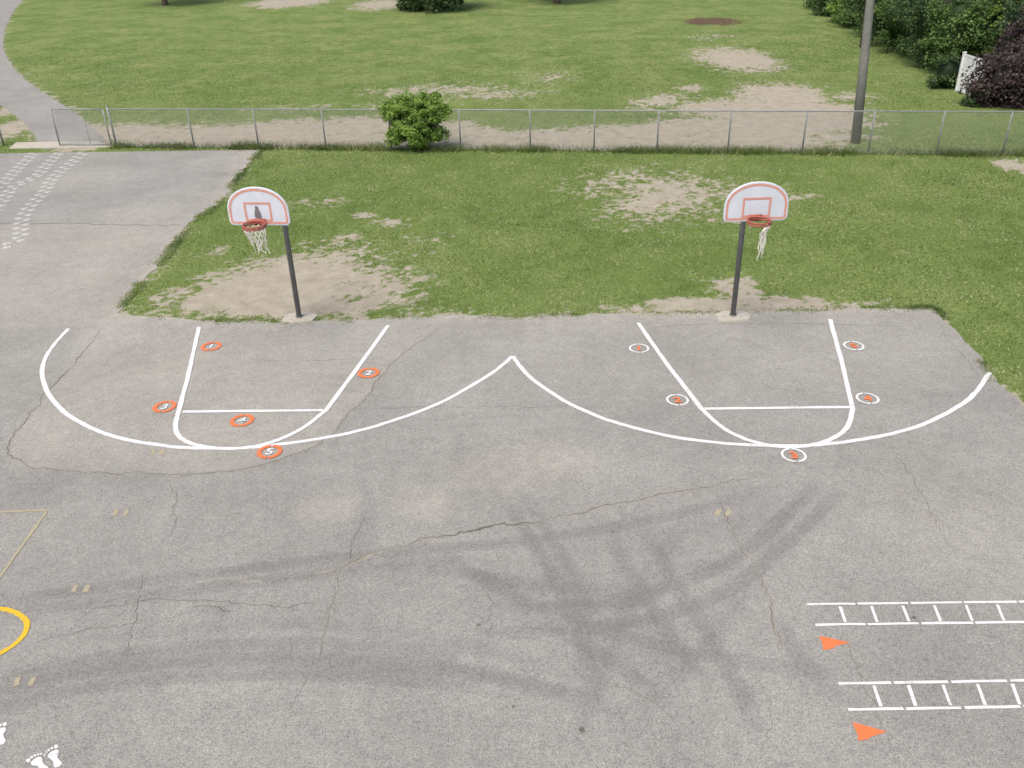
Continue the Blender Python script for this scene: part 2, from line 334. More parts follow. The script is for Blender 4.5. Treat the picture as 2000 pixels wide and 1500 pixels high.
dark=.54*(1-np.exp(-dark/.54))
V=np.stack([X,Y,np.full(X.shape,.012)],-1).reshape(-1,3)
ii,jj=np.where(ins); I=ii*ny+jj; Fc=np.stack([I,I+ny,I+ny+1,I+1],-1)
uq,inv=np.unique(Fc,return_inverse=True); Fc=inv.reshape(Fc.shape)
obj("asphalt_playground",np_mesh("asphalt_playground",V[uq],Fc,M_asph,{"tan":tan.ravel()[uq],"dark":dark.ravel()[uq]}),kind="structure")
mb=MB(); L=len(path_c); strip_geo(mb,path_c,[2.45]*L,.014,.03)
obj("footpath",mb.mesh("footpath",M_path),kind="structure")
def flat_poly(name,pts,z,mat,h):
    me=bpy.data.meshes.new(name); n=len(pts)
    me.from_pydata([(p[0],p[1],z) for p in pts]+[(p[0],p[1],z+h) for p in pts],[],[tuple(range(n,2*n)),tuple(range(n))[::-1]]+[(i,(i+1)%n,n+(i+1)%n,n+i) for i in range(n)])
    me.materials.append(mat); return me
obj("concrete_pad",flat_poly("concrete_pad",GP([(18,291),(225,288),(190,277),(32,279)]),.0,M_conc,.03),kind="structure")
# ------------------------------------------------------------------ cracks
mb=MB(); mb2=MB(); mb3=MB(); zc=[0]
def crack(pts,wd,m=mb,jit=.03,taper=True):
    P=densify([tuple(p) for p in catmull(GP(pts),3)],.035); n=len(P); o=[];ws=[]
    for i,p in enumerate(P):
        j=(vnoise(p[0],p[1],3.0,51)-.5)*jit*4+(vnoise(p[0],p[1],13,52)-.5)*jit*2.4
        k=(vnoise(p[0],p[1],3.0,53)-.5)*jit*4+(vnoise(p[0],p[1],13,54)-.5)*jit*2.4
        o.append((p[0]+j,p[1]+k)); e=min(1,6*min(i+1,n-i)/n) if taper else 1
        ws.append(wd*e*(.40+1.0*vnoise(p[0],p[1],3,55)*(.3+vnoise(p[0],p[1],19,56))))
    zc[0]+=1
    base=.0136 if m is mb2 else (.0150 if m is mb3 else .0160)
    strip_geo(m,o,ws,base+zc[0]*.00003,.0008)
main=[(510,1135),(580,1132),(640,1118),(680,1102),(760,1075),(860,1050),(920,1035),(980,1025),(1050,1020),(1130,1003),(1200,985),(1290,965),(1400,948),(1500,922)]
crack(patch,.020); crack(patch,.055,mb2)
crack(main,.018); crack(main,.050,mb2); crack([(400,1137),(460,1132),(520,1138)],.03,mb2)
crack([(860,1048),(920,1036),(980,1026),(1050,1019)],.032,mb3)
crack([(620,1122),(660,1110),(700,1098),(760,1076)],.07,mb2)
crack([(668,1106),(655,1150),(640,1200),(632,1260),(628,1290)],.012); crack([(668,1106),(655,1150),(640,1200),(632,1260)],.04,mb2)
crack([(680,1100),(690,1070),(715,1000)],.012)
crack([(1400,950),(1440,1050),(1478,1110),(1490,1150),(1510,1210),(1532,1300)],.012); crack([(1440,1050),(1478,1110),(1490,1150),(1510,1210),(1532,1290)],.036,mb2)
crack([(60,1262),(130,1240),(200,1222),(300,1215)],.010); crack([(160,1200),(260,1178),(380,1172),(500,1180),(630,1186)],.012)
crack([(-60,438),(0,438),(120,437),(240,440),(352,441)],.036,mb3,taper=False); crack([(1700,820),(1760,900),(1800,960),(1850,1080)],.009)
crack([(330,930),(345,1000),(320,1060)],.009); crack([(900,1090),(960,1180),(940,1260)],.007)
crack([(1150,1330),(1250,1350),(1330,1420)],.006); crack([(1640,1240),(1690,1330),(1750,1480)],.010)
crack([(560,1240),(590,1330),(560,1420)],.006); crack([(1830,620),(1850,660),(1930,760)],.009); crack([(280,1120),(270,1200),(230,1290)],.007)
crack([(450,700),(600,705),(800,700)],.007); crack([(640,800),(900,795),(1300,798)],.008); crack([(1250,640),(1500,632),(1800,640)],.009)
crack([(380,1190),(420,1188),(455,1196)],.022); crack([(1460,1300),(1500,1380),(1480,1470)],.007)
obj("asphalt_cracks",mb.mesh("asphalt_cracks",M_crack),kind="structure")
obj("crack_sediment",mb2.mesh("crack_sediment",M_sand),kind="structure")
obj("crack_weeds",mb3.mesh("crack_weeds",M_weed),kind="structure")
mb=MB()
for (x,y,s) in [(1137,1427,.045),(935,1222,.03),(195,391,.03),(1197,1040,.03),(1003,1382,.02),(1785,1208,.03)]+[(rng.uniform(50,1950),rng.uniform(640,1480),rng.uniform(.006,.014)) for _ in range(90)]:
    c=G(x,y); n=7
    if y<650: continue
    mb.add([(c[0]+s*math.cos(k*6.283/n)*(1+.35*rng.normal()*.5),c[1]+s*math.sin(k*6.283/n),.0178) for k in range(n)],[tuple(range(n))])
obj("litter_specks",mb.mesh("litter_specks",M_crack),kind="structure")
# ------------------------------------------------------------------ painted court lines
def mark(name,mb,mat,label,cat="painted line",**kw):
    xs=[p[0] for p in mb.v]; ys=[p[1] for p in mb.v]; cx,cy=(min(xs)+max(xs))/2,(min(ys)+max(ys))/2
    mb.v=[(p[0]-cx,p[1]-cy,p[2]) for p in mb.v]
    return obj(name,mb.mesh(name,mat),loc=(cx,cy,0),label=label,category=cat,**kw)
def line_obj(name,P,wd,z,mat,label,**kw):
    mb=MB(); strip_geo(mb,P,wd,z); return mark(name,mb,mat,label,**kw)
La=[(134,643),(108,672),(88,703),(83,735),(95,770),(117,797),(140,816),(185,840),(235,857),(300,869),(365,876),(470,877),(530,871),(600,862),(700,843),(800,812),(870,783),(925,752),(965,727),(1001,697)]
Ra=[(1002,697),(1020,722),(1045,746),(1100,783),(1150,807),(1200,826),(1300,852),(1400,866),(1500,872),(1600,870),(1700,857),(1770,841),(1820,823),(1880,790),(1910,762),(1932,729)]
GRP="white painted court lines"
line_obj("three_point_line",catmull(GP(La),6),.092,.0190,M_white,"white painted three-point arc curving around basketball key",group=GRP)
line_obj("three_point_line",catmull(GP(Ra),6),.092,.0205,M_white,"white painted three-point arc meeting its neighbour at a point",group=GRP)
def key(lin1,curve,lin2):
    a=densify(GP(lin1),.3); c=catmull(GP(curve),6); d=densify(GP(lin2),.3); return a[:-1]+list(c)+d[1:]
line_obj("key_line",key([(389,640),(370,727),(349,806)],[(349,806),(343,832),(350,853),(374,868),(415,876),(455,878),(505,872),(553,857),(597,834),(637,803)],[(637,803),(697,722),(758,637)]),.092,.0222,M_white,"white painted free-throw key with rounded end on asphalt",group=GRP)
line_obj("key_line",key([(1246,632),(1305,716),(1370,800)],[(1370,800),(1402,830),(1440,853),(1490,869),(1540,875),(1590,870),(1630,856),(1656,833),(1665,800)],[(1665,800),(1645,713),(1621,625)]),.092,.0222,M_white,"white painted free-throw key with rounded end on asphalt",group=GRP)
line_obj("free_throw_line",densify(GP([(357,806),(631,803)]),.3),.085,.0240,M_white,"straight white painted free-throw line across the key",group=GRP)
line_obj("free_throw_line",densify(GP([(1376,800),(1660,797)]),.3),.085,.0240,M_white,"straight white painted free-throw line across the key",group=GRP)
def ring(cxp,cyp,num,rc,nc,ro,ri,bold,lab):
    c=G(cxp,cyp); e=bpy.data.objects.new("shooting_spot",None); sc.collection.objects.link(e); e.location=(c[0],c[1],0)
    e["label"]=lab; e["category"]="ground marking"; e["group"]="numbered shooting spots"
    mb=MB()
    for k in range(2):
        a0=math.radians(180*k+94); a1=math.radians(180*k+266); n=26
        V=[]
        for i in range(n+1):
            a=a0+(a1-a0)*i/n; rg=rng.normal(0,.002); V+=[(math.cos(a)*(ro+rg),math.sin(a)*(ro+rg),.0265),(math.cos(a)*ri,math.sin(a)*ri,.0265)]
        mb.add(V,[(2*i,2*i+2,2*i+3,2*i+1) for i in range(n)])
    obj("ring",mb.mesh("ring",rc),e)
    cu=bpy.data.curves.new("digit",'FONT'); cu.body=num; cu.size=.28; cu.offset=bold; cu.align_x='CENTER'; cu.align_y='CENTER'
    t=bpy.data.objects.new("tmp",cu); sc.collection.objects.link(t); dg=bpy.context.evaluated_depsgraph_get(); dg.update()
    me=bpy.data.meshes.new_from_object(t.evaluated_get(dg)); bpy.data.objects.remove(t)
    me.materials.clear(); me.materials.append(nc)
    vs=np.array([v.co[:] for v in me.vertices]); mid=(vs.min(0)+vs.max(0))/2
    for v in me.vertices: v.co.x-=mid[0]; v.co.y-=mid[1]; v.co.x*=1.1; v.co.z=.0285
    obj("number",me,e)
names={"1":"one","2":"two","3":"three","4":"four","5":"five"}
for x,y,n in [(413,678,"1"),(720,730,"2"),(322,796,"3"),(473,823,"4"),(527,884,"5")]:
    ring(x,y,n,M_orange,M_white,.230,.152,.005,"orange painted ring around a white number %s"%names[n])
for x,y,n in [(1248,682,"1"),(1323,783,"2"),(1550,891,"3"),(1694,780,"4"),(1667,677,"5")]:
    ring(x,y,n,M_white,M_orange,.222,.178,.009,"white painted ring around an orange number %s"%names[n])
def ladder(tops,bots,rungs,lab):
    e=bpy.data.objects.new("painted_ladder",None); sc.collection.objects.link(e); c=G(*tops[0][0]); e.location=(c[0],c[1],0)
    e["label"]=lab; e["category"]="ground marking"; e["group"]="painted agility ladders"
    def child(nm,P,z):
        m=MB(); strip_geo(m,densify(GP(P),.2),.042,z,.002); m.v=[(p[0]-c[0],p[1]-c[1],p[2]) for p in m.v]; obj(nm,m.mesh(nm,M_white),e)
    for s in tops+bots: child("side_rail",s,.020)
    for s in rungs: child("rung",s,.022)
def seg(xs,ya,yb,x0,x1): 
    f=lambda x: ya+(yb-ya)*(x-x0)/(x1-x0)
    return [[(a,f(a)),(b_,f(b_))] for a,b_ in xs]
ladder(seg([(1576,1670),(1674,1773),(1778,1878),(1882,1985),(1989,2090),(2094,2190)],1182,1177,1576,2000),seg([(1592,1690),(1694,1794),(1799,1900),(1904,2008),(2012,2110),(2114,2215)],1222,1217,1592,2000),
 [[(1640+61.4*i,1186.5-.7*i),(1651+61.8*i,1217.5-.7*i)] for i in range(9)],"white painted agility ladder with slanted rungs on asphalt")
ladder(seg([(1637,1740),(1745,1851),(1857,1966),(1972,2080),(2086,2190)],1337,1331,1637,2000),seg([(1656,1764),(1769,1876),(1883,1992),(1998,2106),(2112,2220)],1388,1382,1656,2000),
 [[(1706+67.5*i,1341.5-1*i),(1720+67.8*i,1382-1*i)] for i in range(8)],"white painted agility ladder with slanted rungs on asphalt")
for P in ([(1599,1244),(1616,1247),(1660,1257),(1630,1264),(1628,1268),(1607,1272),(1607,1262),(1604,1254)],[(1664,1412),(1682,1417),(1732,1431),(1700,1441),(1697,1445),(1676,1449),(1675,1438),(1669,1424)]):
    m=MB(); Q=GP(P); m.add([(p[0],p[1],.019) for p in Q],[tuple(range(len(Q)))[::-1]]); mark("painted_cone",m,M_orange,"orange painted traffic cone shape lying beside agility ladder",cat="ground marking",group="painted cones")
line_obj("yellow_curve",catmull(GP([(-90,1215),(-50,1196),(0,1191),(30,1198),(50,1212),(52,1232),(35,1255),(0,1278),(-50,1298)]),6),.075,.0205,M_yel,"bright yellow painted curved line on asphalt")
line_obj("faded_line",densify(GP([(-60,1003),(93,998)]),.1),.05,.0178,M_old,"faded yellow painted line nearly worn away")
line_obj("faded_line",densify(GP([(91,1001),(12,1112),(-30,1170)]),.1),.05,.0190,M_old,"faded yellow painted line nearly worn away")
for x,y in [(307,884),(235,1003),(157,1151),(47,1333),(1411,1003)]:
    for dx in (-9,11):
        s=(y-250)/750*.9+.1
        line_obj("faded_dash",densify(GP([(x+dx*s+3,y-6*s),(x+dx*s-3,y+6*s)]),.05),.07,.018,M_old,"short faded yellow dash on asphalt",group="faded dashes")
def disc(m,cx,cy,rx,ry,z,n=10,rot=0):
    m.add([(cx+rx*math.cos(6.283*k/n)*math.cos(rot)-ry*math.sin(6.283*k/n)*math.sin(rot),cy+rx*math.cos(6.283*k/n)*math.sin(rot)+ry*math.sin(6.283*k/n)*math.cos(rot),z) for k in range(n)],[tuple(range(n))])
m=MB(); ps=1.2; m.add([(a*ps,b_*ps,.019) for a,b_ in [(.00,.03),(-.035,.015),(-.06,-.02),(-.05,-.055),(0,-.045),(.05,-.055),(.06,-.02),(.035,.015)]],[tuple(range(8))])
for a,b_ in((-.08,.045),(-.032,.095),(.032,.095),(.08,.045)): disc(m,a*ps,b_*ps,.022*ps,.032*ps,.019,8,-a*3)
paw=m.mesh("paw_print",M_paw)
trails=[[(163,299),(140,318),(118,335),(100,353),(84,378),(62,400),(46,424),(40,448),(38,466),(5,484),(-30,498)],[(116,299),(95,319),(76,340),(52,354),(24,368),(6,392),(-20,420)],[(68,299),(50,316),(30,335),(8,357),(-20,375)]]
for tr in trails:
    P=densify([tuple(p) for p in catmull(GP(tr),6)],.02); acc=.3
    for i in range(1,len(P)-1):
        acc+=np.hypot(*(P[i]-P[i-1]))
        if acc>.52:
            acc=0; t=P[i+1]-P[i-1]; t=t/np.hypot(*t); n=np.array([-t[1],t[0]])
            for sgn,fw in((1,.13),(-1,-.13)):
                q=P[i]+n*.13*sgn+t*fw
                o=obj("paw_print",paw,loc=(q[0],q[1],0),label="white painted animal paw print in a trail on asphalt",category="ground marking",group="painted paw prints")
                o.rotation_euler[2]=math.atan2(t[1],t[0])+math.pi/2
def foot(flip):
    m=MB(); out=[(0,-.15),(.028,-.142),(.038,-.11),(.03,-.06),(.032,-.02),(.05,.03),(.056,.07),(.03,.095),(-.02,.10),(-.048,.08),(-.048,.04),(-.022,-.01),(-.028,-.07),(-.04,-.11),(-.028,-.142)]
    out=[tuple(p) for p in catmull(out+[out[0]],3)][:-1]
    m.add([(flip*a,b_,.019) for a,b_ in out],[tuple(range(len(out)))[::flip]])
    for a,b_,r in((-.045,.138,.026),(-.004,.148,.017),(.028,.142,.015),(.054,.127,.014),(.077,.105,.013)): disc(m,flip*a,b_,r*.8,r*1.15,.019)
    return m.mesh("foot_print",M_white)
for x,y,rz,fl in ((77,1494,52,1),(108,1481,38,-1),(3,1437,30,-1),(20,1545,50,1)):
    c=G(x,y); o=obj("foot_print",foot(fl),loc=(c[0],c[1],0),label="white painted bare human footprint with toes on asphalt",category="ground marking",group="painted footprints"); o.rotation_euler[2]=math.radians(rz); o.scale=(1.12,1.1,1)
# ------------------------------------------------------------------ basketball hoops
def hoop(basepx,botpx,yaw,lab,worn,torn):
    bx,by=G(*basepx); Yb=by-1.15
    P=GY(botpx[0],botpx[1],Yb); zb=P[2]; e=bpy.data.objects.new("basketball_hoop",None); sc.collection.objects.link(e); e.location=(bx,by,0)
    e["label"]=lab; e["category"]="basketball hoop"; e["group"]="basketball hoops beside the court"
    m=MB()
    px=[(-.40,-.24),(-.05,-.30),(.36,-.22),(.44,.08),(.26,.24),(-.2,.26),(-.38,.12)]
    m.add([(a,b_,-.01) for a,b_ in px]+[(a*.97,b_*.97,.045) for a,b_ in px],[tuple(range(7,14))]+[(i,(i+1)%7,7+(i+1)%7,7+i) for i in range(7)])
    obj("footing",m.mesh("footing",M_conc),e)
    bc=Vector((P[0]-bx,Yb-by,zb)); zt=zb+.22
    m=MB(); m.tube([(0,0,.02),(0,0,zt-.12),(bc.x*.03,-.04,zt-.04),(bc.x*.12,-.14,zt+.02)],.061,14); m.tube([(0,0,.03),(0,0,.07)],.085,14)
    obj("pole",m.mesh("pole",M_pole,True),e)
    X=Matrix.Translation(bc)@Matrix.Rotation(yaw,4,'Z')
    back=lambda x,z: X@Vector((x,.05,z))
    m=MB(); top=Vector((bc.x*.1,-.12,zt))
    m.tube([top,back(0,.24)],.05,10)
    for sx in(-.3,.3): m.tube([top,back(sx,.45)],.022,8); m.tube([top,back(sx,.08)],.022,8)
    m.tube([back(-.32,.45),back(.32,.45)],.02,8); m.tube([back(-.32,.08),back(.32,.08)],.02,8)
    obj("mounting_arm",m.mesh("mounting_arm",M_pole),e)
    W=.650; out=[(-W+.05,0),(W-.05,0),(W,.05),(W,.30)]
    for k in range(1,24):
        a=math.pi*k/24; out.append((W*math.cos(a)*1.0,.30+.50*math.sin(a)**.92))
    out+=[(-W,.30),(-W,.05)]
    n=len(out); m=MB()
    m.add([(a,-.02,b_) for a,b_ in out]+[(a,.02,b_) for a,b_ in out],[tuple(range(n)),tuple(range(n,2*n))[::-1]]+[(i,n+i,n+(i+1)%n,(i+1)%n) for i in range(n)])
    m.tube([(p[0],0,p[1]) for p in out]+[(out[0][0],0,out[0][1])],.022,6)
    bo=obj("backboard",m.mesh("backboard",M_board,xf=X),e)
    def band(m,o,d0,d1,y):
        o=np.array(o); n=len(o); res=[[],[]]
        for i in range(n):
            a,b_,c_=o[i-1],o[i],o[(i+1)%n]; t1=b_-a; t1=t1/np.hypot(*t1); t2=c_-b_; t2=t2/np.hypot(*t2); t=t1+t2; t/=np.hypot(*t)
            nn=np.array([-t[1],t[0]]); sc2=1/max(.5,float(np.dot(nn,[-t1[1],t1[0]])))
            for k,dv in enumerate((d0,d1)): q=b_+nn*dv*sc2; res[k].append((q[0],y,q[1]))
        m.add(res[0]+res[1],[(i,(i+1)%n,n+(i+1)%n,n+i) for i in range(n)])
    m=MB(); band(m,out,.020,.064,-.0245)
    R=[(-.295,.075),(.295,.075),(.295,.49),(-.295,.49)]; band(m,R,0,.042,-.0265)
    obj("painted_border",m.mesh("painted_border",M_bmark,xf=X),bo)
    if worn:
        m=MB(); s=[(-.06,.15),(.07,.14),(.075,.22),(.06,.29),(.03,.33),(.035,.38),(-.01,.42),(-.04,.39),(-.035,.33),(-.06,.29),(-.07,.2)]
        m.add([(a-.015,-.0285,b_) for a,b_ in s],[tuple(range(len(s)))]); obj("worn_patch",m.mesh("worn_patch",M_smudge,xf=X),bo)
    rz_=.07; rc=Vector((-.01,-.33,rz_)); m=MB(); RR=.232
    for zz,r_ in((.035,.019),(-.012,.018)):
        m.tube([(rc.x+RR*math.cos(6.2832*k/36),rc.y+RR*math.sin(6.2832*k/36),rc.z+zz) for k in range(37)],r_,8,False)
    m.add([(-.13,-.03,.02+rz_),(.13,-.03,.02+rz_),(.17,-.17,.0+rz_),(.08,-.13,.01+rz_),(-.10,-.13,.01+rz_),(-.19,-.17,.0+rz_)],[(0,1,2,3,4,5)])
    m.box((0,-.03,-.01+rz_),(.28,.02,.14))
    for sx in(-1,1): m.tube([(sx*.10,-.04,-.05+rz_),(sx*.18,-.20,-.01+rz_)],.015,6)
    for k in range(20):
        a=6.2832*k/20; m.tube([(rc.x+RR*math.cos(a),rc.y+RR*math.sin(a),.035+rz_),(rc.x+RR*math.cos(a),rc.y+RR*math.sin(a),-.04+rz_)],.008,5)
    obj("rim",m.mesh("rim",M_rim,True,xf=X),e)
    m=MB(); r3=np.random.default_rng(5 if torn else 3)
    if not torn:
        rows=[(.232,-.035),(.205,-.13),(.175,-.22),(.155,-.31),(.145,-.39)]
        for k in range(12):
            for par in(0,1):
                pts=[]
                for i,(r_,z_) in enumerate(rows):
                    if i==4 and (k+par)%3==0: break
                    if i>=3 and k in(2,) : break
                    a=6.2832*(k+(.5*(i%2))*(1 if par else -1))/12; pts.append((rc.x+.02*i*.6+r_*math.cos(a)+r3.normal(0,.008),rc.y+r_*math.sin(a)+r3.normal(0,.008),z_+rz_+r3.normal(0,.008)))
                m.tube([tuple(q) for q in catmull(pts,3)],.0095,5)
        for k in range(10):
            a=r3.uniform(0,6.28); x,y=.14*math.cos(a)+.03,rc.y+.14*math.sin(a)
            m.tube([(x,y,-.25),(x+r3.normal(0,.03),y+r3.normal(0,.02),-.38),(x+r3.normal(0,.04),y+r3.normal(0,.03),-.48-r3.random()*.06)],.009,5)
    else:
        for k in range(14):
            a=math.radians(r3.uniform(-60,30)); x0,y0=rc.x+RR*math.cos(a),rc.y+RR*math.sin(a)
            xe=.10+r3.normal(0,.03); ye=rc.y-.05+r3.normal(0,.03); L=r3.uniform(.40,.80)
            pts=[(x0,y0,-.03),(.6*x0+.4*xe+r3.normal(0,.02),.6*y0+.4*ye,-.14),(xe+r3.normal(0,.025),ye,-.25),(xe+r3.normal(0,.03),ye+r3.normal(0,.02),-.25-(L-.25)*.5),(xe-.03+r3.normal(0,.04),ye+r3.normal(0,.03),-L)]
            m.tube([(q[0],q[1],q[2]+rz_) for q in catmull(pts,4)],.0095,5)
        m.tube([(-RR,rc.y,-.03+rz_),(-.18,rc.y,-.08+rz_),(-.19,rc.y-.02,-.12+rz_)],.009,5)
    obj("net",m.mesh("net",M_net,xf=X),e)
hoop((585,622),(509,438),math.radians(-6),"basketball hoop with fan backboard, grey worn patch and ragged net",True,False)
hoop((1431,619),(1474,430),math.radians(1),"basketball hoop with fan backboard and torn net hanging down",False,True)
# ------------------------------------------------------------------ fence
def fpt(px):
    x,y0=px,287+(303-287)*(px-228)/(1990-228); return np.array(G(x,y0))
mid=fpt(1000); ht=GY(1000,215,mid[1])[2]
def zrail(m,A,B,z,r): m.tube([(A[0],A[1],z),(B[0],B[1],z)],r,8)
def chain(A,B,z0,z1,sp=.066,r=.0018):
    A=np.array(A);B=np.array(B); L=np.hypot(*(B-A)); d=(B-A)/L; hh=z1-z0; V=[];Fc=[]
    nrm=np.array([-d[1],d[0]])
    for sg,off in((1,.004),(-1,-.004)):
        for s in np.arange(-hh,L+hh,sp):
            s0,s1=s,s+sg*hh; a0,a1=0.,1.
            lo,hi=min(s0,s1),max(s0,s1)
            if hi<=0 or lo>=L: continue
            f=lambda q:(q-s0)/(s1-s0)
            ts=sorted([f(0),f(L)]); a0=max(a0,ts[0]);a1=min(a1,ts[1])
            if a1-a0<.01: continue
            P=[]
            for a in(a0,a1): q=A+d*(s0+(s1-s0)*a)+nrm*off; P.append((q[0],q[1],z0+hh*a))
            b_=len(V); ox,oz=d*r,r
            for p in P: V+=[(p[0]-ox[0],p[1]-ox[1],p[2]+oz*sg),(p[0]+ox[0],p[1]+ox[1],p[2]-oz*sg),(p[0]+nrm[0]*r,p[1]+nrm[1]*r,p[2])]
            Fc+=[(b_,b_+1,b_+4,b_+3),(b_+1,b_+2,b_+5,b_+4),(b_+2,b_,b_+3,b_+5)]
    return V,Fc
def fence(A,B,posts,lab):
    e=bpy.data.objects.new("chain_link_fence",None); sc.collection.objects.link(e); e.location=(A[0],A[1],0); e["label"]=lab; e["category"]="fence"
    for i,p in enumerate(posts):
        m=MB(); x,y=p[0]-A[0],p[1]-A[1]; r_=.045 if i==0 else .033
        m.tube([(x,y,0),(x,y,ht+.02+(.08 if i==0 else 0))],r_,10); m.tube([(x,y,ht+.02+(.08 if i==0 else 0)),(x,y,ht+.05+(.08 if i==0 else 0))],[r_*1.15,r_*.4],10)
        obj("post",m.mesh("post",M_galv,True),e)
    b2=(B[0]-A[0],B[1]-A[1]); off=fn*-.045
    m=MB(); zrail(m,off*0,b2,ht-.0,.026); obj("top_rail",m.mesh("top_rail",M_galv,True),e)
    m=MB(); zrail(m,off,np.array(b2)+off,.08,.005); obj("tension_wire",m.mesh("tension_wire",M_galv),e)
    V,Fc=chain(off,np.array(b2)+off,.04,ht-.01); obj("chain_link_mesh",np_mesh("chain_link_mesh",V,Fc,M_wire),e)
A=fpt(228)
posts=[A]+[fpt(x) for x in(380,506,637,765,900,1036,1160,1283,1421,1566,1695,1828,1957)]
for k in range(1,6): posts.append(posts[13]+fd*2.75*k)
fence(A,posts[-1],posts,"long low galvanised chain-link fence between lawn and field")
A2=fpt(8); fence(A2,A2-fd*11,[A2-fd*2.75*k for k in range(5)],"short run of chain-link fence beyond the gate opening")
g0=fpt(118); g1=fpt(222)-fd*.08
e=bpy.data.objects.new("chain_link_gate",None); sc.collection.objects.link(e); e.location=(g0[0],g0[1],0); e["label"]="galvanised chain-link gate with pipe frame beside concrete pad"; e["category"]="gate"
q=g1-g0; m=MB(); zt=ht-.02
m.tube([(0,0,0.05),(0,0,zt)],.033,10); m.tube([(q[0],q[1],.08),(q[0],q[1],zt)],.03,10)
zrail(m,(0,0),q,zt,.028); zrail(m,(0,0),q,.1,.028); m.tube([(q[0]*.6,q[1]*.6,.1),(q[0]*.6,q[1]*.6,zt*.72)],.012,8)
obj("gate_frame",m.mesh("gate_frame",M_galv,True),e)
V,Fc=chain((0,-.02),q+np.array([0,-.02]),.1,zt); obj("gate_mesh",np_mesh("gate_mesh",V,Fc,M_wire),e)
for zz in(.3,zt-.25):
    m=MB(); m.box((q[0]+.03,q[1],zz),(.09,.07,.06)); obj("hinge",m.mesh("hinge",M_galv),e)
# ------------------------------------------------------------------ poles
bx,by=G(1671,279); T=GY(1700,0,by); k=(11.5)/T[2]
m=MB(); tx=(T[0]-bx)*k; m.tube([(0,0,-.05),(tx*.25,0,11.5*.25),(tx*.5,0,5.75),(tx,0,11.5)],[.185,.165,.145,.11],16)
obj("utility_pole",m.mesh("utility_pole",M_lpole,True),loc=(bx,by,0),label="tall grey tapered utility pole standing behind the fence",category="pole")
bx,by=G(1684,92); T=GY(1697,0,by); k=8/T[2]
m=MB(); m.tube([(0,0,-.05),((T[0]-bx)*k,0,8)],[.17,.12],12); m.tube([(-.9,0,7.4),(1.2,0,7.4)],.05,8)
obj("utility_pole",m.mesh("utility_pole",M_wood,True),loc=(bx,by,0),label="brown weathered wooden utility pole beside the hedge",category="pole")
a=np.array(G(1868,178)); b_=np.array(G(1925,200)); zf=GY(1868,106,a[1])[2]
e=bpy.data.objects.new("vinyl_fence",None); sc.collection.objects.link(e); e.location=(a[0],a[1],0); e["label"]="white vinyl privacy fence panel between dark shrubs"; e["category"]="fence"
q=b_-a; L=np.hypot(*q); d=q/L; rz=math.atan2(d[1],d[0]); m=MB(); nb=max(3,int(L/.18))
for i in range(nb): c=d*(i+.5)*L/nb; m.box((c[0],c[1],zf*.5+.02),(L/nb-.012,.025,zf-.12),rz)
obj("panel",m.mesh("panel",M_vinyl),e)
for zz in(.08,zf-.03):
    m=MB(); c=q/2; m.box((c[0],c[1],zz),(L,.05,.09),rz); obj("rail",m.mesh("rail",M_vinyl),e)
for t in(0,1.0):
    m=MB(); c=q*t; m.box((c[0],c[1],zf/2+.03),(.12,.12,zf+.06),rz); m.box((c[0],c[1],zf+.08),(.15,.15,.035),rz); obj("post",m.mesh("post",M_vinyl),e)
# ------------------------------------------------------------------ foliage
def leaves(cen,rx,ry,z0,z1,n,size,cols,seed,nc=60,shape='dome',crad=.28):
    r=np.random.default_rng(seed); u=r.normal(size=(nc,3)); u/=np.linalg.norm(u,axis=1)[:,None]; rad=.45+.5*r.random(nc)**.5
    C=u*rad[:,None]
    if shape=='cone':
        h=r.random(nc)**1.3; a=r.uniform(0,6.28,nc); k=(1-h)**.8*(.6+.4*r.random(nc)); C=np.stack([np.cos(a)*k,np.sin(a)*k,h*2-1],-1)
    if shape=='block':
        C=r.uniform(-.9,.9,(nc,3))
    cr=crad*(.6+.8*r.random(nc)); ct=r.random(nc)
    idx=r.integers(0,nc,n); v=r.normal(size=(n,3)); v/=np.linalg.norm(v,axis=1)[:,None]
    p=C[idx]+v*(cr[idx]*(r.random(n)**.45))[:,None]*(1,1,.9)
    if shape=='cone': p=C[idx]+v*(cr[idx]*.6*(r.random(n)**.45))[:,None]*(1,1,.4)
    zc_,zh=(z0+z1)/2,(z1-z0)/2
    P=np.stack([cen[0]+p[:,0]*rx,cen[1]+p[:,1]*ry,zc_+p[:,2]*zh],-1); P[:,2]=np.maximum(P[:,2],.03+.1*r.random(n))
    nn=v*.6+r.normal(size=(n,3))*.5+np.array([0,-.1,.45]); nn/=np.linalg.norm(nn,axis=1)[:,None]
    t=np.cross(nn,r.normal(size=(n,3))); t/=np.linalg.norm(t,axis=1)[:,None]; bb=np.cross(nn,t); s=size*(.6+.8*r.random(n))[:,None]
    Vv=np.stack([P-t*s*.5,P-bb*s*.36+t*s*.05,P+t*s*.5,P+bb*s*.36+t*s*.05],1).reshape(-1,3)
    c=np.array(cols); m=np.clip(ct[idx]*.6+r.random(n)*.5-.05,0,1)[:,None]; col=c[0]*(1-m)+c[1]*m; col*=(.75+.5*r.random(n))[:,None]
    return Vv,np.arange(n*4).reshape(-1,4),np.repeat(col,4,0)
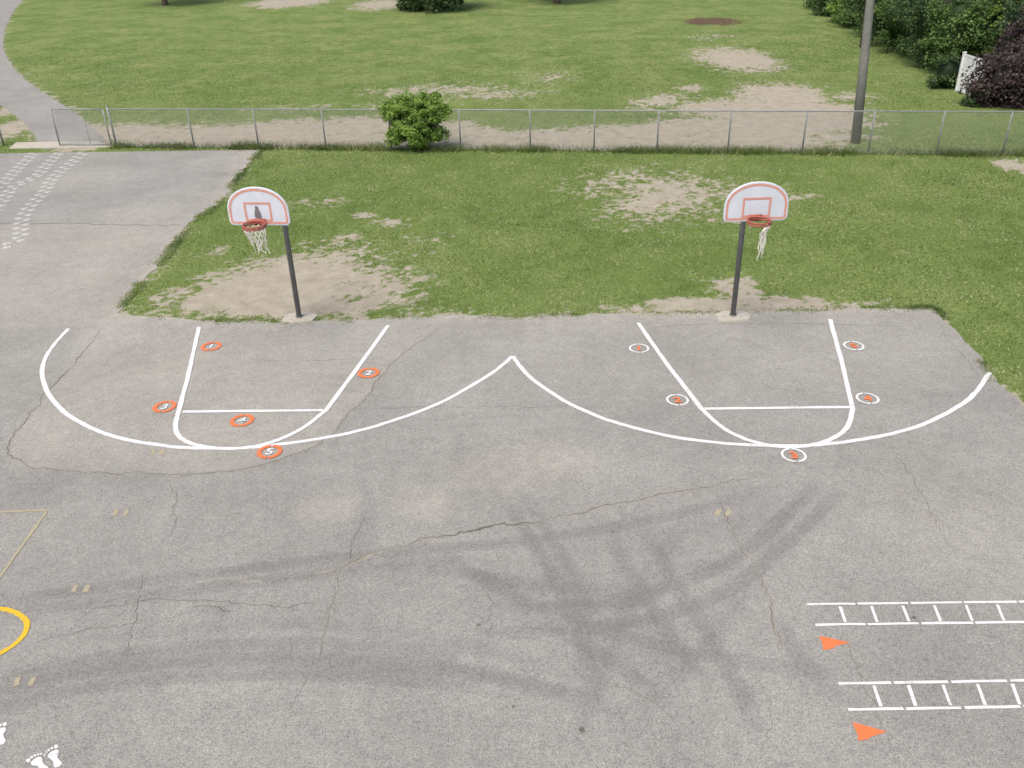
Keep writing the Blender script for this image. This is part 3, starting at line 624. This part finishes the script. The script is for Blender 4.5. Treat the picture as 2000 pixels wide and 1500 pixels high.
def core(cen,rx,ry,z0,z1,seed,col):
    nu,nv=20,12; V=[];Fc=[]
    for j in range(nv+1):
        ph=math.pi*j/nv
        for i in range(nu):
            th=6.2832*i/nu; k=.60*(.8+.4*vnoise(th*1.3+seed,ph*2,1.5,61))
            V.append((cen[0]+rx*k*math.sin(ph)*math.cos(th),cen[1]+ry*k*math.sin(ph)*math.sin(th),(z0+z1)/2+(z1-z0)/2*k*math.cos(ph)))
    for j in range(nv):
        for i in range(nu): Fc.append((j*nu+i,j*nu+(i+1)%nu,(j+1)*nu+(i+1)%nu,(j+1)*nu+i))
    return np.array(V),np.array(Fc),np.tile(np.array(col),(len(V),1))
def bush(name,px,rx,ry,h,n,size,cols,seed,lab,cat="bush",nc=60,shape='dome',z0=-.3,docore=True,crad=.28,group=None):
    c=G(*px); V,Fq,C=leaves((0,0),rx,ry,z0,h,n,size,cols,seed,nc,shape,crad)
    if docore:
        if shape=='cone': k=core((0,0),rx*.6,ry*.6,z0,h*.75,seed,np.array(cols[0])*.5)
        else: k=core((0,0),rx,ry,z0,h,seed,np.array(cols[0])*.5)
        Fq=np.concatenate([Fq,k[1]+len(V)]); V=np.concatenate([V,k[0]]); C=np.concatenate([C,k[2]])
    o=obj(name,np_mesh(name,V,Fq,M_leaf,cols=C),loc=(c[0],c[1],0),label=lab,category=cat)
    if group:o["group"]=group
    return o
DG=[(.036,.074,.030),(.13,.21,.075)]; MG=[(.065,.125,.034),(.18,.29,.085)]; LG=[(.12,.23,.038),(.33,.49,.11)]; PU=[(.044,.034,.036),(.14,.10,.10)]; TH_=[(.08,.15,.03),(.22,.31,.07)]
bc=G(813,294); parts=[]
for (dx,z0,z1,rx,n,sd,shp) in [(0,.05,1.7,.90,11000,1,'dome'),(0.02,.75,2.05,.95,26000,2,'block'),(-.45,1.0,2.1,.74,4600,3,'dome'),(.5,.9,2.05,.84,5000,4,'dome'),(-1.0,1.4,1.95,.38,500,5,'dome'),(1.1,1.2,1.85,.40,520,6,'dome'),(-.8,.2,.9,.42,600,7,'dome'),(.95,.3,1.0,.42,600,8,'dome'),(-.2,1.95,2.28,.25,130,10,'dome'),(.45,1.9,2.25,.22,120,11,'dome'),(1.2,.45,.8,.25,110,12,'dome')]:
    parts.append(leaves((dx,rng.normal(0,.05)),rx,rx*.75,z0,z1,n,.085,LG,sd,44,shp,.30 if shp=='dome' else .20))
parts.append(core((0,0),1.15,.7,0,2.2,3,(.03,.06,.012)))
V=np.concatenate([p[0] for p in parts]); off=0; FF=[]
for p in parts: FF.append(p[1]+off); off+=len(p[0])
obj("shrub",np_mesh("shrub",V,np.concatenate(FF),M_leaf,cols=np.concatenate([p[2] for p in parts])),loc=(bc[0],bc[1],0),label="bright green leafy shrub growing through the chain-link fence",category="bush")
GR="shrubs along the boundary"
hed=[(1590,5,2.4,3.0,DG),(1618,24,2.2,3.0,MG),(1640,38,2.3,3.2,DG),(1655,52,1.5,2.2,LG),(1680,60,2.4,4.0,MG),(1712,78,2.3,4.5,DG),(1738,96,2.2,4.6,DG),(1765,110,2.2,5.0,MG),(1795,122,2.2,5.2,DG),(1822,138,2.0,5.0,DG),(1848,152,1.7,4.5,MG),(1850,120,2.2,6,DG),(1790,85,2.5,6,DG),(1900,95,2.6,6.5,MG),(1975,100,3.0,7,DG),(2040,130,3,7,DG),(1935,150,1.9,4.2,DG)]
for i,(x,y,r_,h,c) in enumerate(hed):
    bush("shrub",(x,y-8),r_,r_*.9,h,5600,.17 if y<70 else .13,c,100+i,"dense dark green shrub beside the field" if c is not LG else "low bright yellow-green shrub beside the field",nc=70,crad=.26,group=GR)
for i,(x,y,h) in enumerate([(1868,134,3.6),(1892,142,4.0),(1918,146,3.9)]):
    bush("conifer_shrub",(x,y),.95,.85,h,4600,.10,TH_,140+i,"narrow green conifer shrub behind white fence","bush",nc=90,shape='cone',z0=0,crad=.28,group="conifer shrubs")
bush("purple_shrub",(1958,206),1.7,1.3,2.7,7500,.13,PU,150,"large dark purple-leaved shrub in front of white fence",nc=60,crad=.30)
bush("purple_shrub",(1996,190),1.7,1.3,4.1,6500,.13,PU,154,"tall dark purple-leaved shrub in front of green trees",nc=60,crad=.28)
bush("purple_shrub",(2055,205),1.9,1.6,3.6,5500,.13,PU,151,"large dark purple-leaved shrub in front of white fence",nc=70,crad=.25)
bush("shrub",(1915,206),.85,.6,1.3,2200,.10,DG,152,"dense dark green shrub beside the field",nc=24,group=GR)
bush("shrub",(1846,172),.9,.8,1.7,2200,.11,DG,153,"low green shrub at the edge of the field",nc=24,group=GR)
def tree(px,cr,z0,h,n,size,cols,seed,lab,tr=.28):
    c=G(*px); e=bpy.data.objects.new("tree",None); sc.collection.objects.link(e); e.location=(c[0],c[1],0); e["label"]=lab; e["category"]="tree"; e["group"]="trees in the field"
    m=MB(); m.tube([(0,0,-.1),(0,0,.25),(.05,0,1.2),(0,.05,h*.5),(.1,0,h*.85)],[tr*1.5,tr*1.1,tr,tr*.6,tr*.15],12)
    r=np.random.default_rng(seed)
    for k in range(9):
        a=r.uniform(0,6.28); zb=r.uniform(max(z0,1.2),h*.6); L=cr*r.uniform(.6,.9)
        m.tube([(0,0,zb),(math.cos(a)*L*.5,math.sin(a)*L*.5,zb+.5),(math.cos(a)*L,math.sin(a)*L,zb+1.0)],[tr*.35,tr*.22,tr*.06],7)
    obj("trunk",m.mesh("trunk",M_bark,True),e)
    V,Fq,C=leaves((0,0),cr,cr,z0,h,n,size,cols,seed,90,'dome',.22); obj("crown",np_mesh("crown",V,Fq,M_leaf,cols=C),e)
tree((323,10),4.2,2.2,9,7000,.34,MG,201,"broad green tree standing in the grass field",.26)
tree((838,20),4.0,-1.0,8,22000,.24,DG,202,"dark spreading tree with branches touching the grass",.3)
tree((1088,6),4,2.4,9,7000,.34,MG,203,"broad green tree standing in the grass field",.28)
# ------------------------------------------------------------------ grass blades
def blades(n,x0,x1,y0,y1,thr,seed,fade=None):
    r=np.random.default_rng(seed); x=r.uniform(x0,x1,n); y=r.uniform(y0,y1,n)
    k=np.abs(x)<y*.66+2.5
    if fade: k&=r.random(n)<1-sstep(fade[0],fade[1],y)
    x,y=x[k],y[k]; k=~inpoly(x,y,poly); x,y=x[k],y[k]
    d,_,_=pdist(x,y,path_c); k=d>1.25; x,y=x[k],y[k]
    bb=bare_fn(x,y); k=bb<thr+r.normal(0,.20,len(x)); x,y=x[k],y[k]
    cl=fbm(x,y,1.6,3,81); k=r.random(len(x))<.35+1.3*(cl-.25); x,y,cl=x[k],y[k],cl[k]
    return x,y,cl,r
def make_blades(x,y,cl,r,hmin,hmax,wd,pal,dry=.12):
    n=len(x); h=hmin+(hmax-hmin)*r.random(n)*(.5+cl); a=r.uniform(0,6.283,n); w_=wd*(.6+.8*r.random(n)); le=h*r.uniform(.4,1.5,n); b2=r.uniform(0,6.283,n)
    V=np.stack([np.stack([x-np.cos(a)*w_/2,y-np.sin(a)*w_/2,np.zeros(n)],-1),np.stack([x+np.cos(a)*w_/2,y+np.sin(a)*w_/2,np.zeros(n)],-1),np.stack([x+np.cos(b2)*le,y+np.sin(b2)*le,h],-1)],1).reshape(-1,3)
    lg=fbm(x,y,.25,3,83); pt=fbm(x,y,.9,3,86)
    p=np.array(pal); t=np.clip(r.random(n)*.6+(cl-.5)*1.4+(lg-.5)*1.8+.2,0,1)[:,None]; c=p[0]*(1-t)+p[1]*t; dr=(r.random(n)<dry*(.4+2.4*sstep(.45,.7,pt)))[:,None]; c=np.where(dr,p[2],c)
    return V,np.arange(n*3).reshape(-1,3),np.repeat(c,3,0)
PAL=[(.092,.155,.036),(.26,.345,.105),(.56,.54,.34)]
x,y,cl,r=blades(500000,-17,24,9.5,34.6,.42,1)
V,Fc,C=make_blades(x,y,cl,r,.018,.055,.022,PAL,.16); obj("lawn_grass",np_mesh("lawn_grass",V,Fc,M_blade,cols=C),kind="stuff")
x,y,cl,r=blades(560000,-44,50,34.6,80,.40,2,(42,80))
PAL2=[(.11,.18,.045),(.28,.355,.125),(.52,.50,.32)]
V,Fc,C=make_blades(x,y,cl,r,.02,.05,.045,PAL2,.16); obj("field_grass",np_mesh("field_grass",V,Fc,M_blade,cols=C),kind="stuff")
n=26000; r=np.random.default_rng(9); s=r.uniform(-.2,46,n); o_=r.normal(-.05,.17,n); px_=fA[0]+fd[0]*s+fn[0]*o_; py_=fA[1]+fd[1]*s+fn[1]*o_
k=r.random(n)<.2+1.2*sstep(.38,.7,fbm(s,s*0,.7,3,91)); px_,py_=px_[k],py_[k]; cl=fbm(px_,py_,1.5,3,92)
PALF=[(.065,.11,.022),(.18,.25,.065),(.42,.42,.24)]
V,Fc,C=make_blades(px_,py_,cl,r,.08,.34,.022,PALF); obj("fence_grass",np_mesh("fence_grass",V,Fc,M_blade,cols=C),kind="stuff")
n=60000; idx=r.integers(3,len(E2)-2,n); P=np.array(E2)[idx]; px_=P[:,0]+r.normal(0,.09,n); py_=P[:,1]+r.normal(0,.09,n)
f_=fbm(px_,py_,.9,3,95); k=(r.random(n)<sstep(.42,.62,f_))&((idx<int(len(E2)*.36))|(idx>int(len(E2)*.8))|(r.random(n)<.25)); px_,py_=px_[k],py_[k]; cl=fbm(px_,py_,1.5,3,92)
V,Fc,C=make_blades(px_,py_,cl,r,.02,.07,.02,PAL); obj("edge_grass",np_mesh("edge_grass",V,Fc,M_blade,cols=C),kind="stuff")
print("done")
